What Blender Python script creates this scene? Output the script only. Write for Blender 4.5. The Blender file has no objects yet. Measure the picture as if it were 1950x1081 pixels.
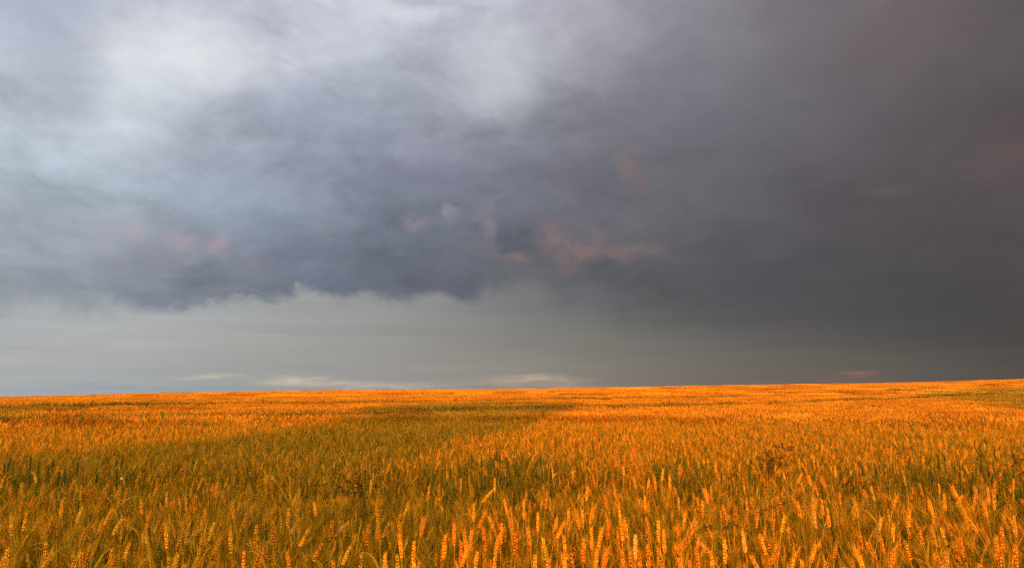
import bpy, math, random
import numpy as np
from mathutils import Vector, Matrix

random.seed(7)
R = math.radians
C = bpy.context.scene.collection
S = bpy.context.scene

# ------------------------------------------------------------------ camera
FPX, CXP, CYP = 1300.0, 975.0, 540.5          # focal length and centre in photo pixels
PITCH = math.atan((745 - 540.5) / FPX)
EYE = 1.32
cam_data = bpy.data.cameras.new('camera')
cam_data.sensor_width = 36.0
cam_data.lens = 36.0 * FPX / 1950.0
cam_data.clip_start = 0.05
cam_data.clip_end = 20000
cam = bpy.data.objects.new('camera', cam_data)
C.objects.link(cam)
cam.location = (0, 0, EYE)
cam.rotation_euler = (R(90) + PITCH, 0, 0)
S.camera = cam

S.view_settings.view_transform = 'Standard'
S.view_settings.look = 'None'
EXPO = 0.68                                   # exposed for the field
S.view_settings.exposure = EXPO
S.view_settings.gamma = 1


def pix_dir(px, py):
    u, v = (px - CXP) / FPX, -(py - CYP) / FPX
    return u, math.cos(PITCH) - v * math.sin(PITCH), math.sin(PITCH) + v * math.cos(PITCH)


def pix_ae(px, py):
    x, y, z = pix_dir(px, py)
    return math.atan2(x, y), math.atan2(z, math.hypot(x, y))


def ae_pix(az, el):
    x, y, z = math.sin(az) * math.cos(el), math.cos(az) * math.cos(el), math.sin(el)
    d = y * math.cos(PITCH) + z * math.sin(PITCH)
    w = -y * math.sin(PITCH) + z * math.cos(PITCH)
    return CXP + FPX * x / d, CYP - FPX * w / d


# ------------------------------------------------------------------ sun: low, behind the camera and a little to its left
SUN_EL, SUN_AZ = R(6.0), R(10.0)             # light travels towards azimuth SUN_AZ
LDIR = np.array([math.sin(SUN_AZ), math.cos(SUN_AZ)])
TDIR = np.array([math.cos(SUN_AZ), -math.sin(SUN_AZ)])
sun_data = bpy.data.lights.new('sun', 'SUN')
sun_data.energy = 3.6
sun_data.angle = R(0.5)
sun_data.color = (1.0, 0.25, 0.03)
sun = bpy.data.objects.new('sun', sun_data)
C.objects.link(sun)
travel = Vector((LDIR[0] * math.cos(SUN_EL), LDIR[1] * math.cos(SUN_EL), -math.sin(SUN_EL)))
sun.rotation_euler = travel.to_track_quat('-Z', 'Y').to_euler()
sun.location = (-6, -30, 12)

# ------------------------------------------------------------------ world: storm clouds over a clear evening sky
world = bpy.data.worlds.new('World')
S.world = world
world.use_nodes = True
world.cycles.sampling_method = 'MANUAL'
world.cycles.sample_map_resolution = 128
S.cycles.use_denoising = False
S.render.filter_size = 1.15
NT = world.node_tree
NT.nodes.clear()
LK = NT.links


def lin(c):
    return tuple(((v / 255) / 12.92 if v / 255 <= 0.04045 else ((v / 255 + 0.055) / 1.055) ** 2.4) for v in c)


def nd(kind, **kw):
    n = NT.nodes.new(kind)
    for k, v in kw.items():
        setattr(n, k, v)
    return n


def put(sock, v):
    if hasattr(v, 'is_output'):
        LK.new(v, sock)
    else:
        sock.default_value = v


def mth(op, a, b=None, c=None, clamp=False):
    n = nd('ShaderNodeMath', operation=op, use_clamp=clamp)
    put(n.inputs[0], a)
    if b is not None:
        put(n.inputs[1], b)
    if c is not None:
        put(n.inputs[2], c)
    return n.outputs[0]


def vmt(op, a, b=None, scale=None):
    n = nd('ShaderNodeVectorMath', operation=op)
    put(n.inputs[0], a)
    if b is not None:
        put(n.inputs[1], b)
    if scale is not None:
        put(n.inputs['Scale'], scale)
    return n.outputs['Value'] if op in ('LENGTH', 'DOT_PRODUCT') else n.outputs[0]


def smooth(v, a, b, lo=0.0, hi=1.0, mode='SMOOTHSTEP'):
    n = nd('ShaderNodeMapRange', interpolation_type=mode)
    put(n.inputs[0], v)
    put(n.inputs[1], a)
    put(n.inputs[2], b)
    put(n.inputs[3], lo)
    put(n.inputs[4], hi)
    return n.outputs[0]


def mixc(f, a, b, blend='MIX'):
    n = nd('ShaderNodeMix', data_type='RGBA', blend_type=blend)
    put(n.inputs['Factor'], f)
    for s, v in ((n.inputs[6], a), (n.inputs[7], b)):
        if isinstance(v, tuple):
            v = (*v[:3], 1.0)
        put(s, v)
    return n.outputs[2]


def noise(vec, scale, detail=5, rough=0.55, dist=0.0, color=False):
    n = nd('ShaderNodeTexNoise', noise_dimensions='3D')
    put(n.inputs['Vector'], vec)
    n.inputs['Scale'].default_value = scale
    n.inputs['Detail'].default_value = detail
    n.inputs['Roughness'].default_value = rough
    n.inputs['Distortion'].default_value = dist
    return n.outputs['Color' if color else 'Fac']


def mapped(vec, loc=(0, 0, 0), rot=0.0, scale=(1, 1, 1)):
    n = nd('ShaderNodeMapping', vector_type='POINT')
    put(n.inputs['Vector'], vec)
    n.inputs['Location'].default_value = loc
    n.inputs['Rotation'].default_value = (0, 0, rot)
    n.inputs['Scale'].default_value = scale
    return n.outputs[0]


XS = np.array([0, 240, 490, 730, 975, 1220, 1460, 1710, 1950.])
DECK_Y = np.array([0, 75, 150, 225, 300, 375, 450, 520, 580.])
DECK = np.array([
    [(176,181,200),(176,181,198),(192,196,208),(203,206,218),(184,185,198),(150,148,158),(121,116,123),(111,103,107),(95,88,91)],
    [(180,185,198),(206,210,219),(203,207,216),(182,186,199),(178,180,191),(144,142,152),(117,113,120),(111,102,105),(92,85,88)],
    [(181,190,204),(203,211,220),(188,194,206),(168,173,187),(180,183,193),(136,134,144),(110,108,115),(101,94,98),(87,81,83)],
    [(183,193,205),(193,202,212),(169,175,189),(150,155,171),(147,150,162),(122,121,130),(104,103,109),(93,88,91),(84,79,80)],
    [(178,190,202),(180,189,202),(158,165,181),(134,138,153),(121,123,136),(114,113,121),(99,98,103),(88,84,86),(82,76,77)],
    [(166,178,190),(166,177,190),(152,162,178),(126,132,147),(113,115,127),(106,106,113),(93,92,96),(83,80,81),(82,76,75)],
    [(158,166,177),(154,160,172),(132,142,158),(112,119,134),(103,106,117),(99,99,104),(87,86,90),(80,78,79),(79,75,74)],
    [(151,157,165),(136,144,157),(116,124,139),(104,110,123),(98,101,110),(94,94,98),(84,83,86),(77,77,77),(76,73,72)],
    [(136,143,150),(124,133,146),(114,122,134),(100,106,118),(96,98,104),(91,92,94),(80,80,81),(75,75,76),(73,71,70)]], float)
DECK[3:, 6:] += np.array([3.5, 1.5, 3.5])
LOW_Y = np.array([480, 560, 600, 650, 700, 745.])
LOW = np.array([
    [(172,174,172),(170,171,167),(162,162,158),(152,150,145),(125,124,121),(104,104,103),(88,88,88),(78,79,78),(73,71,70)],
    [(173,174,171),(171,171,167),(162,162,157),(150,148,142),(123,122,118),(103,103,101),(87,87,87),(77,78,77),(72,70,69)],
    [(174,174,169),(173,172,166),(163,162,157),(150,147,141),(124,123,118),(107,106,102),(90,88,87),(80,79,77),(73,71,69)],
    [(176,174,167),(175,172,164),(164,160,151),(157,152,144),(135,131,123),(117,114,107),(100,97,92),(89,87,82),(80,76,72)],
    [(175,171,163),(170,168,160),(161,157,147),(153,148,138),(144,137,124),(125,119,109),(108,102,94),(97,92,86),(86,80,75)],
    [(165,167,164),(160,162,159),(156,156,149),(150,146,139),(144,136,125),(126,118,107),(110,102,94),(99,90,84),(86,78,73)]], float)
LOW[:, :6] += np.array([[-1, 3.0, 10]]) * np.array([1.1, 1, .9, .7, .5, .2])[:, None]


def grid_at(px, py, ys, g):
    px = min(max(px, 0), 1950)
    py = min(max(py, ys[0]), ys[-1])
    i = min(int(np.searchsorted(XS, px, 'right')) - 1, len(XS) - 2)
    j = min(int(np.searchsorted(ys, py, 'right')) - 1, len(ys) - 2)
    a, b = (px - XS[i]) / (XS[i + 1] - XS[i]), (py - ys[j]) / (ys[j + 1] - ys[j])
    return (g[j, i] * (1 - a) + g[j, i + 1] * a) * (1 - b) + (g[j + 1, i] * (1 - a) + g[j + 1, i + 1] * a) * b


DIR = nd('ShaderNodeTexCoord').outputs['Generated']
sep = nd('ShaderNodeSeparateXYZ')
LK.new(DIR, sep.inputs[0])
AZ = mth('ARCTAN2', sep.outputs[0], sep.outputs[1])
EL = mth('ARCSINE', sep.outputs[2])
cmb = nd('ShaderNodeCombineXYZ')
LK.new(AZ, cmb.inputs[0])
LK.new(EL, cmb.inputs[1])
P = cmb.outputs[0]


def warp(vec, scale, amt, detail=4, stretch=(1, 1, 1), rough=0.55):
    n = noise(mapped(vec, (3.1, 7.7, 0), 0, stretch), scale, detail, rough, color=True)
    d = vmt('SCALE', vmt('SUBTRACT', n, (0.5, 0.5, 0.5)), scale=amt)
    return vmt('ADD', vec, vmt('MULTIPLY', d, (1, 1, 0)))


PW = warp(warp(P, 5.0, 0.075, 4), 15.0, 0.030, 6, rough=0.6)                     # broad billows
PS = warp(warp(P, 8.0, 0.045, 4), 24.0, 0.040, 8, rough=0.66)   # curled cloud edges
PH = warp(P, 6.0, 0.035, 5, (0.25, 1.6, 1))    # flat haze bands

COLS = [R(a) for a in (-42, -36, -30, -24, -18, -12, -6, 0, 6, 12, 18, 24, 30, 36, 42)]
EL0, EL1 = R(-3), R(37)


def field(vec, ys, grid, n=20):
    s = nd('ShaderNodeSeparateXYZ')
    put(s.inputs[0], vec)
    fac = smooth(s.outputs[1], EL0, EL1, mode='LINEAR')
    out = None
    for k, a in enumerate(COLS):
        rp = nd('ShaderNodeValToRGB')
        el = rp.color_ramp
        el.interpolation = 'LINEAR'
        while len(el.elements) < n:
            el.elements.new(0.5)
        for i in range(n):
            t = i / (n - 1)
            px, py = ae_pix(a, EL0 + (EL1 - EL0) * t)
            el.elements[i].position = t
            el.elements[i].color = (*lin(grid_at(px, py, ys, grid)), 1)
        LK.new(fac, rp.inputs[0])
        out = rp.outputs[0] if out is None else mixc(smooth(s.outputs[0], COLS[k - 1], a, mode='LINEAR'), out, rp.outputs[0])
    return out


deck = field(PW, DECK_Y, DECK)
low = field(PH, LOW_Y, LOW)
# soft streaked relief on the deck
rough_amt = smooth(AZ, R(-4), R(24), 1.0, 0.42)
PD = warp(P, 6.0, 0.10, 5, rough=0.6)
rel = noise(mapped(PD, (0, 0, 0), R(-32), (1.5, 4.2, 1)), 2.4, 9, 0.60)
rel2 = noise(mapped(PD, (9, 4, 0), R(18), (1, 1.7, 1)), 9.0, 9, 0.62)
rel3 = noise(mapped(PS, (4, 1, 0), R(-20), (1, 2.2, 1)), 16.0, 8, 0.62)


def centred(f, amt):
    return mth('MULTIPLY', mth('SUBTRACT', f, 0.5), amt)


relief = mth('ADD', mth('ADD', centred(rel, 1.05), centred(rel2, 0.62)), centred(rel3, 0.34))
deck = mixc(1.0, deck, mth('ADD', mth('MULTIPLY', relief, rough_amt), 1.0), 'MULTIPLY')
bands = noise(mapped(PH, (2, 9, 0), R(1.0), (1.2, 20, 1)), 2.4, 8, 0.6)
low = mixc(1.0, low, mth('ADD', mth('MULTIPLY', bands, 0.36), 0.82), 'MULTIPLY')


def blob(vec, px, py, rx, ry, rot=0.0, soft=1.0):
    a, e = pix_ae(px, py)
    m = mapped(vmt('SUBTRACT', vec, (a, e, 0)), (0, 0, 0), R(rot), (FPX / rx, FPX / ry, 0))
    return smooth(vmt('LENGTH', m), 1.0, max(0.0, 1.0 - soft))


puff = noise(mapped(PS, (1, 2, 0), R(-12), (1, 1.5, 1)), 17.0, 9, 0.64)


def paint(base, vec, px, py, rx, ry, rot, col, amt, grain=0.6, soft=1.0):
    m = blob(vec, px, py, rx, ry, rot, soft)
    if grain:
        g = smooth(puff, 0.37, 0.62, 1 - grain, 1.0)
        m = mth('MULTIPLY', m, g)
    return mixc(mth('MULTIPLY', m, amt), base, lin(col))


# bright thin places and dark folds of the deck
for b in [(360, 90, 210, 95, -10, (233,235,239), .75), (275, 170, 110, 150, 25, (222,225,230), .4),
          (960, 130, 190, 120, 20, (210,212,219), .55), (940, 190, 110, 60, 0, (203,205,213), .4),
          (640, 60, 160, 60, 15, (205,208,220), .5), (120, 110, 120, 160, 35, (172,178,192), .6),
          (560, 200, 160, 70, 20, (160,167,186), .5), (760, 30, 140, 30, 5, (228,229,236), .5),
          (800, 5, 120, 14, 10, (174,176,194), .7), (90, 20, 110, 60, 20, (172,177,200), .5),
          (820, 330, 200, 60, -8, (120,124,143), .6), (1240, 240, 130, 90, 30, (122,121,130), .45),
          (1460, 130, 120, 90, 35, (118,115,121), .5), (1560, 240, 110, 80, 20, (108,105,109), .4),
          (1700, 90, 160, 90, 20, (106,97,102), .4), (440, 360, 160, 90, 25, (160,171,187), .5),
          (1350, 330, 150, 50, -20, (111,110,116), .45), (720, 490, 190, 60, 0, (106,111,124), .5),
          (640, 540, 120, 40, 0, (102,111,126), .5), (880, 540, 110, 50, 0, (97,100,113), .5)]:
    deck = paint(deck, PW, *b[:5], b[5], b[6], 0.25)
# small sunlit puffs
for b in [(235, 460, 70, 30, 8, (160,158,171), .7), (350, 470, 46, 36, 0, (158,152,164), .7), (408, 480, 30, 30, 0, (154,146,158), .7),
          (190, 440, 26, 22, 0, (172,166,176), .75), (262, 440, 26, 24, 0, (176,166,176), .85), (345, 448, 24, 26, 0, (176,162,170), .85), (415, 462, 20, 24, 0, (168,155,164), .85),
          (300, 495, 90, 26, 0, (146,144,156), .6), (20, 430, 40, 40, 0, (174,170,178), .6), (90, 470, 46, 22, 10, (160,162,172), .6), (500, 490, 60, 30, 0, (130,129,142), .5),
          (470, 505, 40, 18, 0, (138,132,146), .6), (690, 565, 40, 16, 0, (148,148,150), .5), (420, 560, 60, 14, 0, (138,144,151), .5), (960, 500, 60, 22, 0, (116,113,119), .6), (1130, 440, 30, 24, 20, (126,114,116), .6),
          (655, 437, 50, 13, -12, (142,138,150), .75), (700, 455, 40, 9, -20, (132,130,143), .6), (800, 424, 36, 20, -10, (150,142,150), .8),
          (860, 405, 24, 30, 0, (150,144,152), .8), (936, 416, 20, 40, -8, (160,142,144), .95), (770, 470, 22, 14, -35, (126,124,136), .7),
          (1070, 450, 75, 48, -22, (138,119,119), .75), (1000, 487, 90, 14, 2, (136,117,117), .75), (1100, 480, 60, 26, 20, (140,115,112), .7),
          (920, 470, 50, 24, -25, (122,118,124), .7), (1060, 515, 60, 16, 10, (126,108,108), .7), (1210, 478, 52, 30, -22, (136,115,112), .75),
          (1160, 470, 40, 24, -20, (128,112,112), .6), (1195, 315, 26, 40, -30, (136,116,114), .75), (1215, 350, 20, 26, 0, (122,108,108), .7),
          (1165, 290, 16, 16, 0, (132,117,117), .6), (1915, 300, 75, 34, 15, (104,87,86), .55), (1950, 250, 60, 50, 0, (96,80,80), .5),
          (1680, 357, 60, 10, 8, (98,90,90), .8), (1660, 465, 40, 22, -20, (88,85,85), .6), (1620, 100, 160, 60, 25, (108,98,102), .35)]:
    deck = paint(deck, PS, b[0], b[1], b[2] * 1.3, b[3] * 1.3, b[4], b[5], b[6], 0.9)
# cream cirrus low over the field
CIR = noise(mapped(P, (5, 3, 0), R(2), (1, 7, 1)), 26.0, 8, 0.66)
PC = warp(P, 20.0, 0.026, 8, (0.4, 1.6, 1), rough=.66)
for b in [(400, 715, 80, 6, -3, (194,184,170), .9), (555, 724, 85, 11, 0, (210,194,172), 1.0), (650, 733, 180, 10, -3, (192,179,163), .9),
          (700, 645, 200, 18, 0, (160,158,150), .35), (760, 733, 150, 8, 0, (184,172,158), .8), (1010, 724, 160, 14, 0, (184,165,144), .95),
          (1040, 716, 60, 8, -4, (188,170,150), .6), (480, 640, 250, 12, 0, (170,170,162), .3), (1060, 735, 130, 8, 0, (172,154,138), .7),
          (1630, 711, 42, 8, 0, (152,104,90), 1.0), (1590, 722, 130, 14, 2, (122,100,92), .7), (300, 740, 300, 10, 0, (146,158,166), .6)]:
    m = blob(PC, *b[:5])
    low = mixc(mth('MULTIPLY', m, mth('MULTIPLY', smooth(CIR, 0.36, 0.58, 0.35, 1.0), b[6])), low, lin(b[5]))

# ragged lower edge of the deck
EDGE = [(-200, 590, 22), (0, 590, 20), (120, 578, 18), (240, 577, 15), (380, 584, 14), (490, 582, 10), (540, 562, 12), (580, 548, 14), (630, 566, 12),
        (700, 566, 12), (780, 572, 12), (870, 566, 14), (930, 545, 22), (1000, 528, 36), (1100, 560, 45), (1200, 590, 45), (1320, 606, 34),
        (1460, 612, 34), (1700, 622, 40), (1950, 632, 46), (2150, 636, 46)]
cur = nd('ShaderNodeValToRGB')
er = cur.color_ramp
er.interpolation = 'EASE'
while len(er.elements) < len(EDGE):
    er.elements.new(0.5)
for i, (px, py, sf) in enumerate(EDGE):
    a, e = pix_ae(px, py)
    er.elements[i].position = (a + 0.8) / 1.6
    er.elements[i].color = (e / 0.3, sf / FPX / 0.1, 0, 1)
ssep = nd('ShaderNodeSeparateXYZ')
LK.new(PS, ssep.inputs[0])
LK.new(mth('DIVIDE', mth('ADD', ssep.outputs[0], 0.8), 1.6), cur.inputs[0])
esep = nd('ShaderNodeSeparateXYZ')
LK.new(cur.outputs[0], esep.inputs[0])
edge = mth('MULTIPLY', esep.outputs[0], 0.3)
wid = mth('MULTIPLY', esep.outputs[1], 0.14)
rag = mth('ADD', mth('MULTIPLY', mth('SUBTRACT', puff, 0.5), 0.030), mth('MULTIPLY', mth('SUBTRACT', rel2, 0.5), 0.03))
dist = mth('ADD', mth('SUBTRACT', ssep.outputs[1], edge), rag)
dmask = smooth(mth('DIVIDE', dist, wid), -1.0, 1.0)
clouds = mixc(dmask, low, deck)
for b in [(575, 545, 40, 26, -30, (176,172,168), .75), (568, 532, 10, 9, 0, (190,186,180), .7), (700, 566, 50, 14, 0, (158,158,156), .5),
          (180, 562, 90, 12, 4, (160,164,166), .5), (520, 562, 60, 12, -10, (160,162,160), .5)]:
    clouds = paint(clouds, PS, *b[:5], b[5], b[6], 0.6)

sky = nd('ShaderNodeTexSky', sky_type='NISHITA')
sky.sun_disc = False
sky.sun_elevation = SUN_EL
sky.sun_rotation = R(180) + SUN_AZ
sky.air_density = 1.0
sky.dust_density = 2.0
SKY_STRENGTH = 0.12
# the clouds were judged as displayed values; divide so that Background strength stays that of the sky
clouds = mixc(1.0, clouds, (2 ** -EXPO / SKY_STRENGTH,) * 3, 'MULTIPLY')
# the storm stops behind the camera: there the evening sky is open, with an unseen warm glow added to brighten the shaded wheat
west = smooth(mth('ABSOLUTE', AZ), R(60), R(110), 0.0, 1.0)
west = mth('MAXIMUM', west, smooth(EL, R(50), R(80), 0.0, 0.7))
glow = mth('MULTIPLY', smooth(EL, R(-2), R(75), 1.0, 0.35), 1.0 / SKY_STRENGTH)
fill_glow = mixc(1.0, (2.05, 1.55, 0.62), glow, 'MULTIPLY')
open_sky = mixc(0.8, sky.outputs[0], fill_glow)
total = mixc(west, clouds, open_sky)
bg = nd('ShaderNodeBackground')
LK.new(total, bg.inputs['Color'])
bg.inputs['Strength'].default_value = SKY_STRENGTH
wout = nd('ShaderNodeOutputWorld')
LK.new(bg.outputs[0], wout.inputs['Surface'])

# ------------------------------------------------------------------ lie of the land
HOR = [(-300, 763), (0, 757.5), (200, 752), (400, 747), (600, 743.5), (800, 742), (1000, 740.5), (1200, 737.5), (1450, 733.5), (1700, 729), (1950, 722.5), (2300, 712)]
H_AZ = np.array([pix_ae(x, y)[0] for x, y in HOR])
H_TE = np.array([math.tan(pix_ae(x, y)[1]) for x, y in HOR])
CROP = 0.85
RC = 110.0


def hnoise(x, y):
    return (np.sin(x * 0.21 + 1.3) * np.cos(y * 0.17 - 0.4) * 0.02 + np.sin(x * 0.09 - y * 0.07) * 0.03) * np.clip(np.hypot(x, y) / 12 - 0.4, 0, 1)


def ground_z(x, y):
    x, y = np.asarray(x, float), np.asarray(y, float)
    r = np.hypot(x, y)
    az = np.arctan2(x, y)
    te = np.interp(az, H_AZ, H_TE)
    back = np.clip((np.abs(az) - 0.9) / 0.7, 0, 1)
    te = te * (1 - back)
    t = np.clip(r / RC, 0, 1)
    w = t * t * (3 - 2 * t)
    top = -(EYE - CROP)
    rr = np.minimum(r, RC)
    z = top * (1 - w) + w * r * te
    far = np.maximum(r - RC, 0)
    z = z - np.where(far < 60, far * far / 2400.0, 1.5 + (far - 60) * 0.05)
    return z - top + hnoise(x, y) * (r < RC)


def on_canopy(px, py, h):
    """where the ray through a pixel is h metres above the ground"""
    x, y, z = pix_dir(px, py)
    n = math.hypot(x, y)
    x, y, z = x / n, y / n, z / n
    lo = None
    for r in np.geomspace(0.8, 140, 900):
        d = EYE + z * r - float(ground_z(x * r, y * r)) - h
        if d <= 0:
            return x * r, y * r
    return x * 100, y * 100


# ------------------------------------------------------------------ materials
def new_mat(name):
    m = bpy.data.materials.new(name)
    m.use_nodes = True
    nt = m.node_tree
    b = nt.nodes['Principled BSDF']
    return m, nt, b


def plant_mat(name, stops, rough=0.6, spec=0.12, spread=0.5, grain=0.35, translucent=0.0):
    m, nt, b = new_mat(name)
    n = nt.nodes
    info = n.new('ShaderNodeObjectInfo')
    at = n.new('ShaderNodeAttribute')
    at.attribute_name = 'tone'
    geo = n.new('ShaderNodeNewGeometry')
    nz = n.new('ShaderNodeTexNoise')
    nz.inputs['Scale'].default_value = 140.0
    nz.inputs['Detail'].default_value = 3
    nt.links.new(geo.outputs['Position'], nz.inputs['Vector'])

    def ma(op, a, bb):
        q = n.new('ShaderNodeMath')
        q.operation = op
        for s, v in zip(q.inputs, (a, bb)):
            if isinstance(v, (int, float)):
                s.default_value = v
            else:
                nt.links.new(v, s)
        return q.outputs[0]
    f = ma('ADD', ma('MULTIPLY', ma('SUBTRACT', info.outputs['Random'], 0.5), spread), at.outputs['Fac'])
    f = ma('ADD', f, ma('MULTIPLY', ma('SUBTRACT', nz.outputs['Fac'], 0.5), grain))
    rp = n.new('ShaderNodeValToRGB')
    while len(rp.color_ramp.elements) < len(stops):
        rp.color_ramp.elements.new(0.5)
    for e, (p, c) in zip(rp.color_ramp.elements, stops):
        e.position = p
        e.color = (*c, 1)
    nt.links.new(f, rp.inputs[0])
    nt.links.new(rp.outputs[0], b.inputs['Base Color'])
    b.inputs['Roughness'].default_value = rough
    b.inputs['Specular IOR Level'].default_value = spec
    if translucent:
        tr = n.new('ShaderNodeBsdfTranslucent')
        mx = n.new('ShaderNodeMixShader')
        mx.inputs[0].default_value = translucent
        nt.links.new(rp.outputs[0], tr.inputs['Color'])
        nt.links.new(b.outputs[0], mx.inputs[1])
        nt.links.new(tr.outputs[0], mx.inputs[2])
        nt.links.new(mx.outputs[0], n['Material Output'].inputs['Surface'])
    return m


M_EAR = plant_mat('ripe_ear', [(0.0, (0.13, 0.038, 0.002)), (0.3, (0.40, 0.135, 0.004)), (0.6, (0.63, 0.265, 0.005)), (1.0, (0.84, 0.50, 0.035))], rough=.5, spec=.22)  # red shade and yellow highlight put into the ends of the ramp
M_EAR_RED = plant_mat('sun_red_ear', [(0.0, (0.22, 0.06, 0.0030)), (0.4, (0.52, 0.17, 0.0060)), (1.0, (0.72, 0.33, 0.0280))], rough=.5, spec=.22)  # red cast of the low sun put into the ear colour
M_EAR_YEL = plant_mat('yellow_ear', [(0.0, (0.22, 0.13, 0.0030)), (0.4, (0.55, 0.33, 0.0080)), (1.0, (0.80, 0.56, 0.0420))], rough=.5, spec=.22)
M_EAR_GRN = plant_mat('green_ear', [(0.0, (0.028, 0.045, 0.004)), (0.6, (0.075, 0.10, 0.008)), (1.0, (0.15, 0.17, 0.016))])
M_EAR_OLV = plant_mat('half_ripe_ear', [(0.0, (0.09, 0.085, 0.003)), (1.0, (0.36, 0.26, 0.014))])
M_EAR_PALE = plant_mat('bleached_ear', [(0.0, (0.34, 0.20, 0.06)), (0.5, (0.60, 0.39, 0.10)), (1.0, (0.76, 0.55, 0.17))])
M_EAR_DULL = plant_mat('dull_ear', [(0.0, (0.16, 0.075, 0.012)), (0.4, (0.36, 0.19, 0.03)), (1.0, (0.58, 0.34, 0.09))], rough=.5)
M_EAR_DARK = plant_mat('dark_ear', [(0.0, (0.03, 0.025, 0.006)), (1.0, (0.09, 0.075, 0.015))])
M_STEM = plant_mat('straw_stem', [(0.0, (0.13, 0.09, 0.0025)), (0.5, (0.29, 0.185, 0.0040)), (1.0, (0.50, 0.28, 0.0075))])
M_LEAF = plant_mat('drying_leaf', [(0.0, (0.085, 0.075, 0.0030)), (0.35, (0.20, 0.15, 0.0035)), (0.7, (0.37, 0.22, 0.0050)), (1.0, (0.54, 0.33, 0.0210))], translucent=0.2)
M_GLEAF = plant_mat('green_leaf', [(0.0, (0.05, 0.058, 0.005)), (1.0, (0.17, 0.15, 0.012))], translucent=0.2)
M_AWN = plant_mat('awn', [(0.0, (0.34, 0.16, 0.0050)), (1.0, (0.66, 0.36, 0.0210))])
M_WEED = plant_mat('dry_weed', [(0.0, (0.035, 0.022, 0.005)), (1.0, (0.14, 0.07, 0.012))])
M_WEEDG = plant_mat('olive_weed', [(0.0, (0.035, 0.03, 0.008)), (1.0, (0.10, 0.075, 0.02))])
M_TREELEAF = plant_mat('tree_leaf', [(0.0, (0.04, 0.06, 0.015)), (1.0, (0.10, 0.12, 0.03))])
M_BARK = plant_mat('bark', [(0.0, (0.06, 0.045, 0.03)), (1.0, (0.16, 0.12, 0.08))])
M_PETAL = plant_mat('petal', [(0.0, (0.7, 0.66, 0.5)), (1.0, (0.8, 0.76, 0.62))])
MATS = [M_EAR, M_STEM, M_LEAF, M_AWN, M_EAR_YEL, M_EAR_GRN, M_GLEAF, M_EAR_RED, M_EAR_DULL, M_EAR_PALE, M_EAR_OLV]
EAR, STEM, LEAF, AWN, EYEL, EGRN, GLEAF, ERED, EDULL, EPALE, EOLV = range(11)

m_soil, nt, b = new_mat('soil')
tc = nt.nodes.new('ShaderNodeTexCoord')
nz = nt.nodes.new('ShaderNodeTexNoise')
nz.inputs['Scale'].default_value = 3.0
nz.inputs['Detail'].default_value = 9
nt.links.new(tc.outputs['Object'], nz.inputs['Vector'])
rp = nt.nodes.new('ShaderNodeValToRGB')
rp.color_ramp.elements[0].position, rp.color_ramp.elements[0].color = 0.3, (0.05, 0.034, 0.012, 1)
rp.color_ramp.elements[1].position, rp.color_ramp.elements[1].color = 0.7, (0.17, 0.105, 0.028, 1)
nt.links.new(nz.outputs['Fac'], rp.inputs[0])
nt.links.new(rp.outputs[0], b.inputs['Base Color'])
b.inputs['Roughness'].default_value = 0.95


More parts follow.
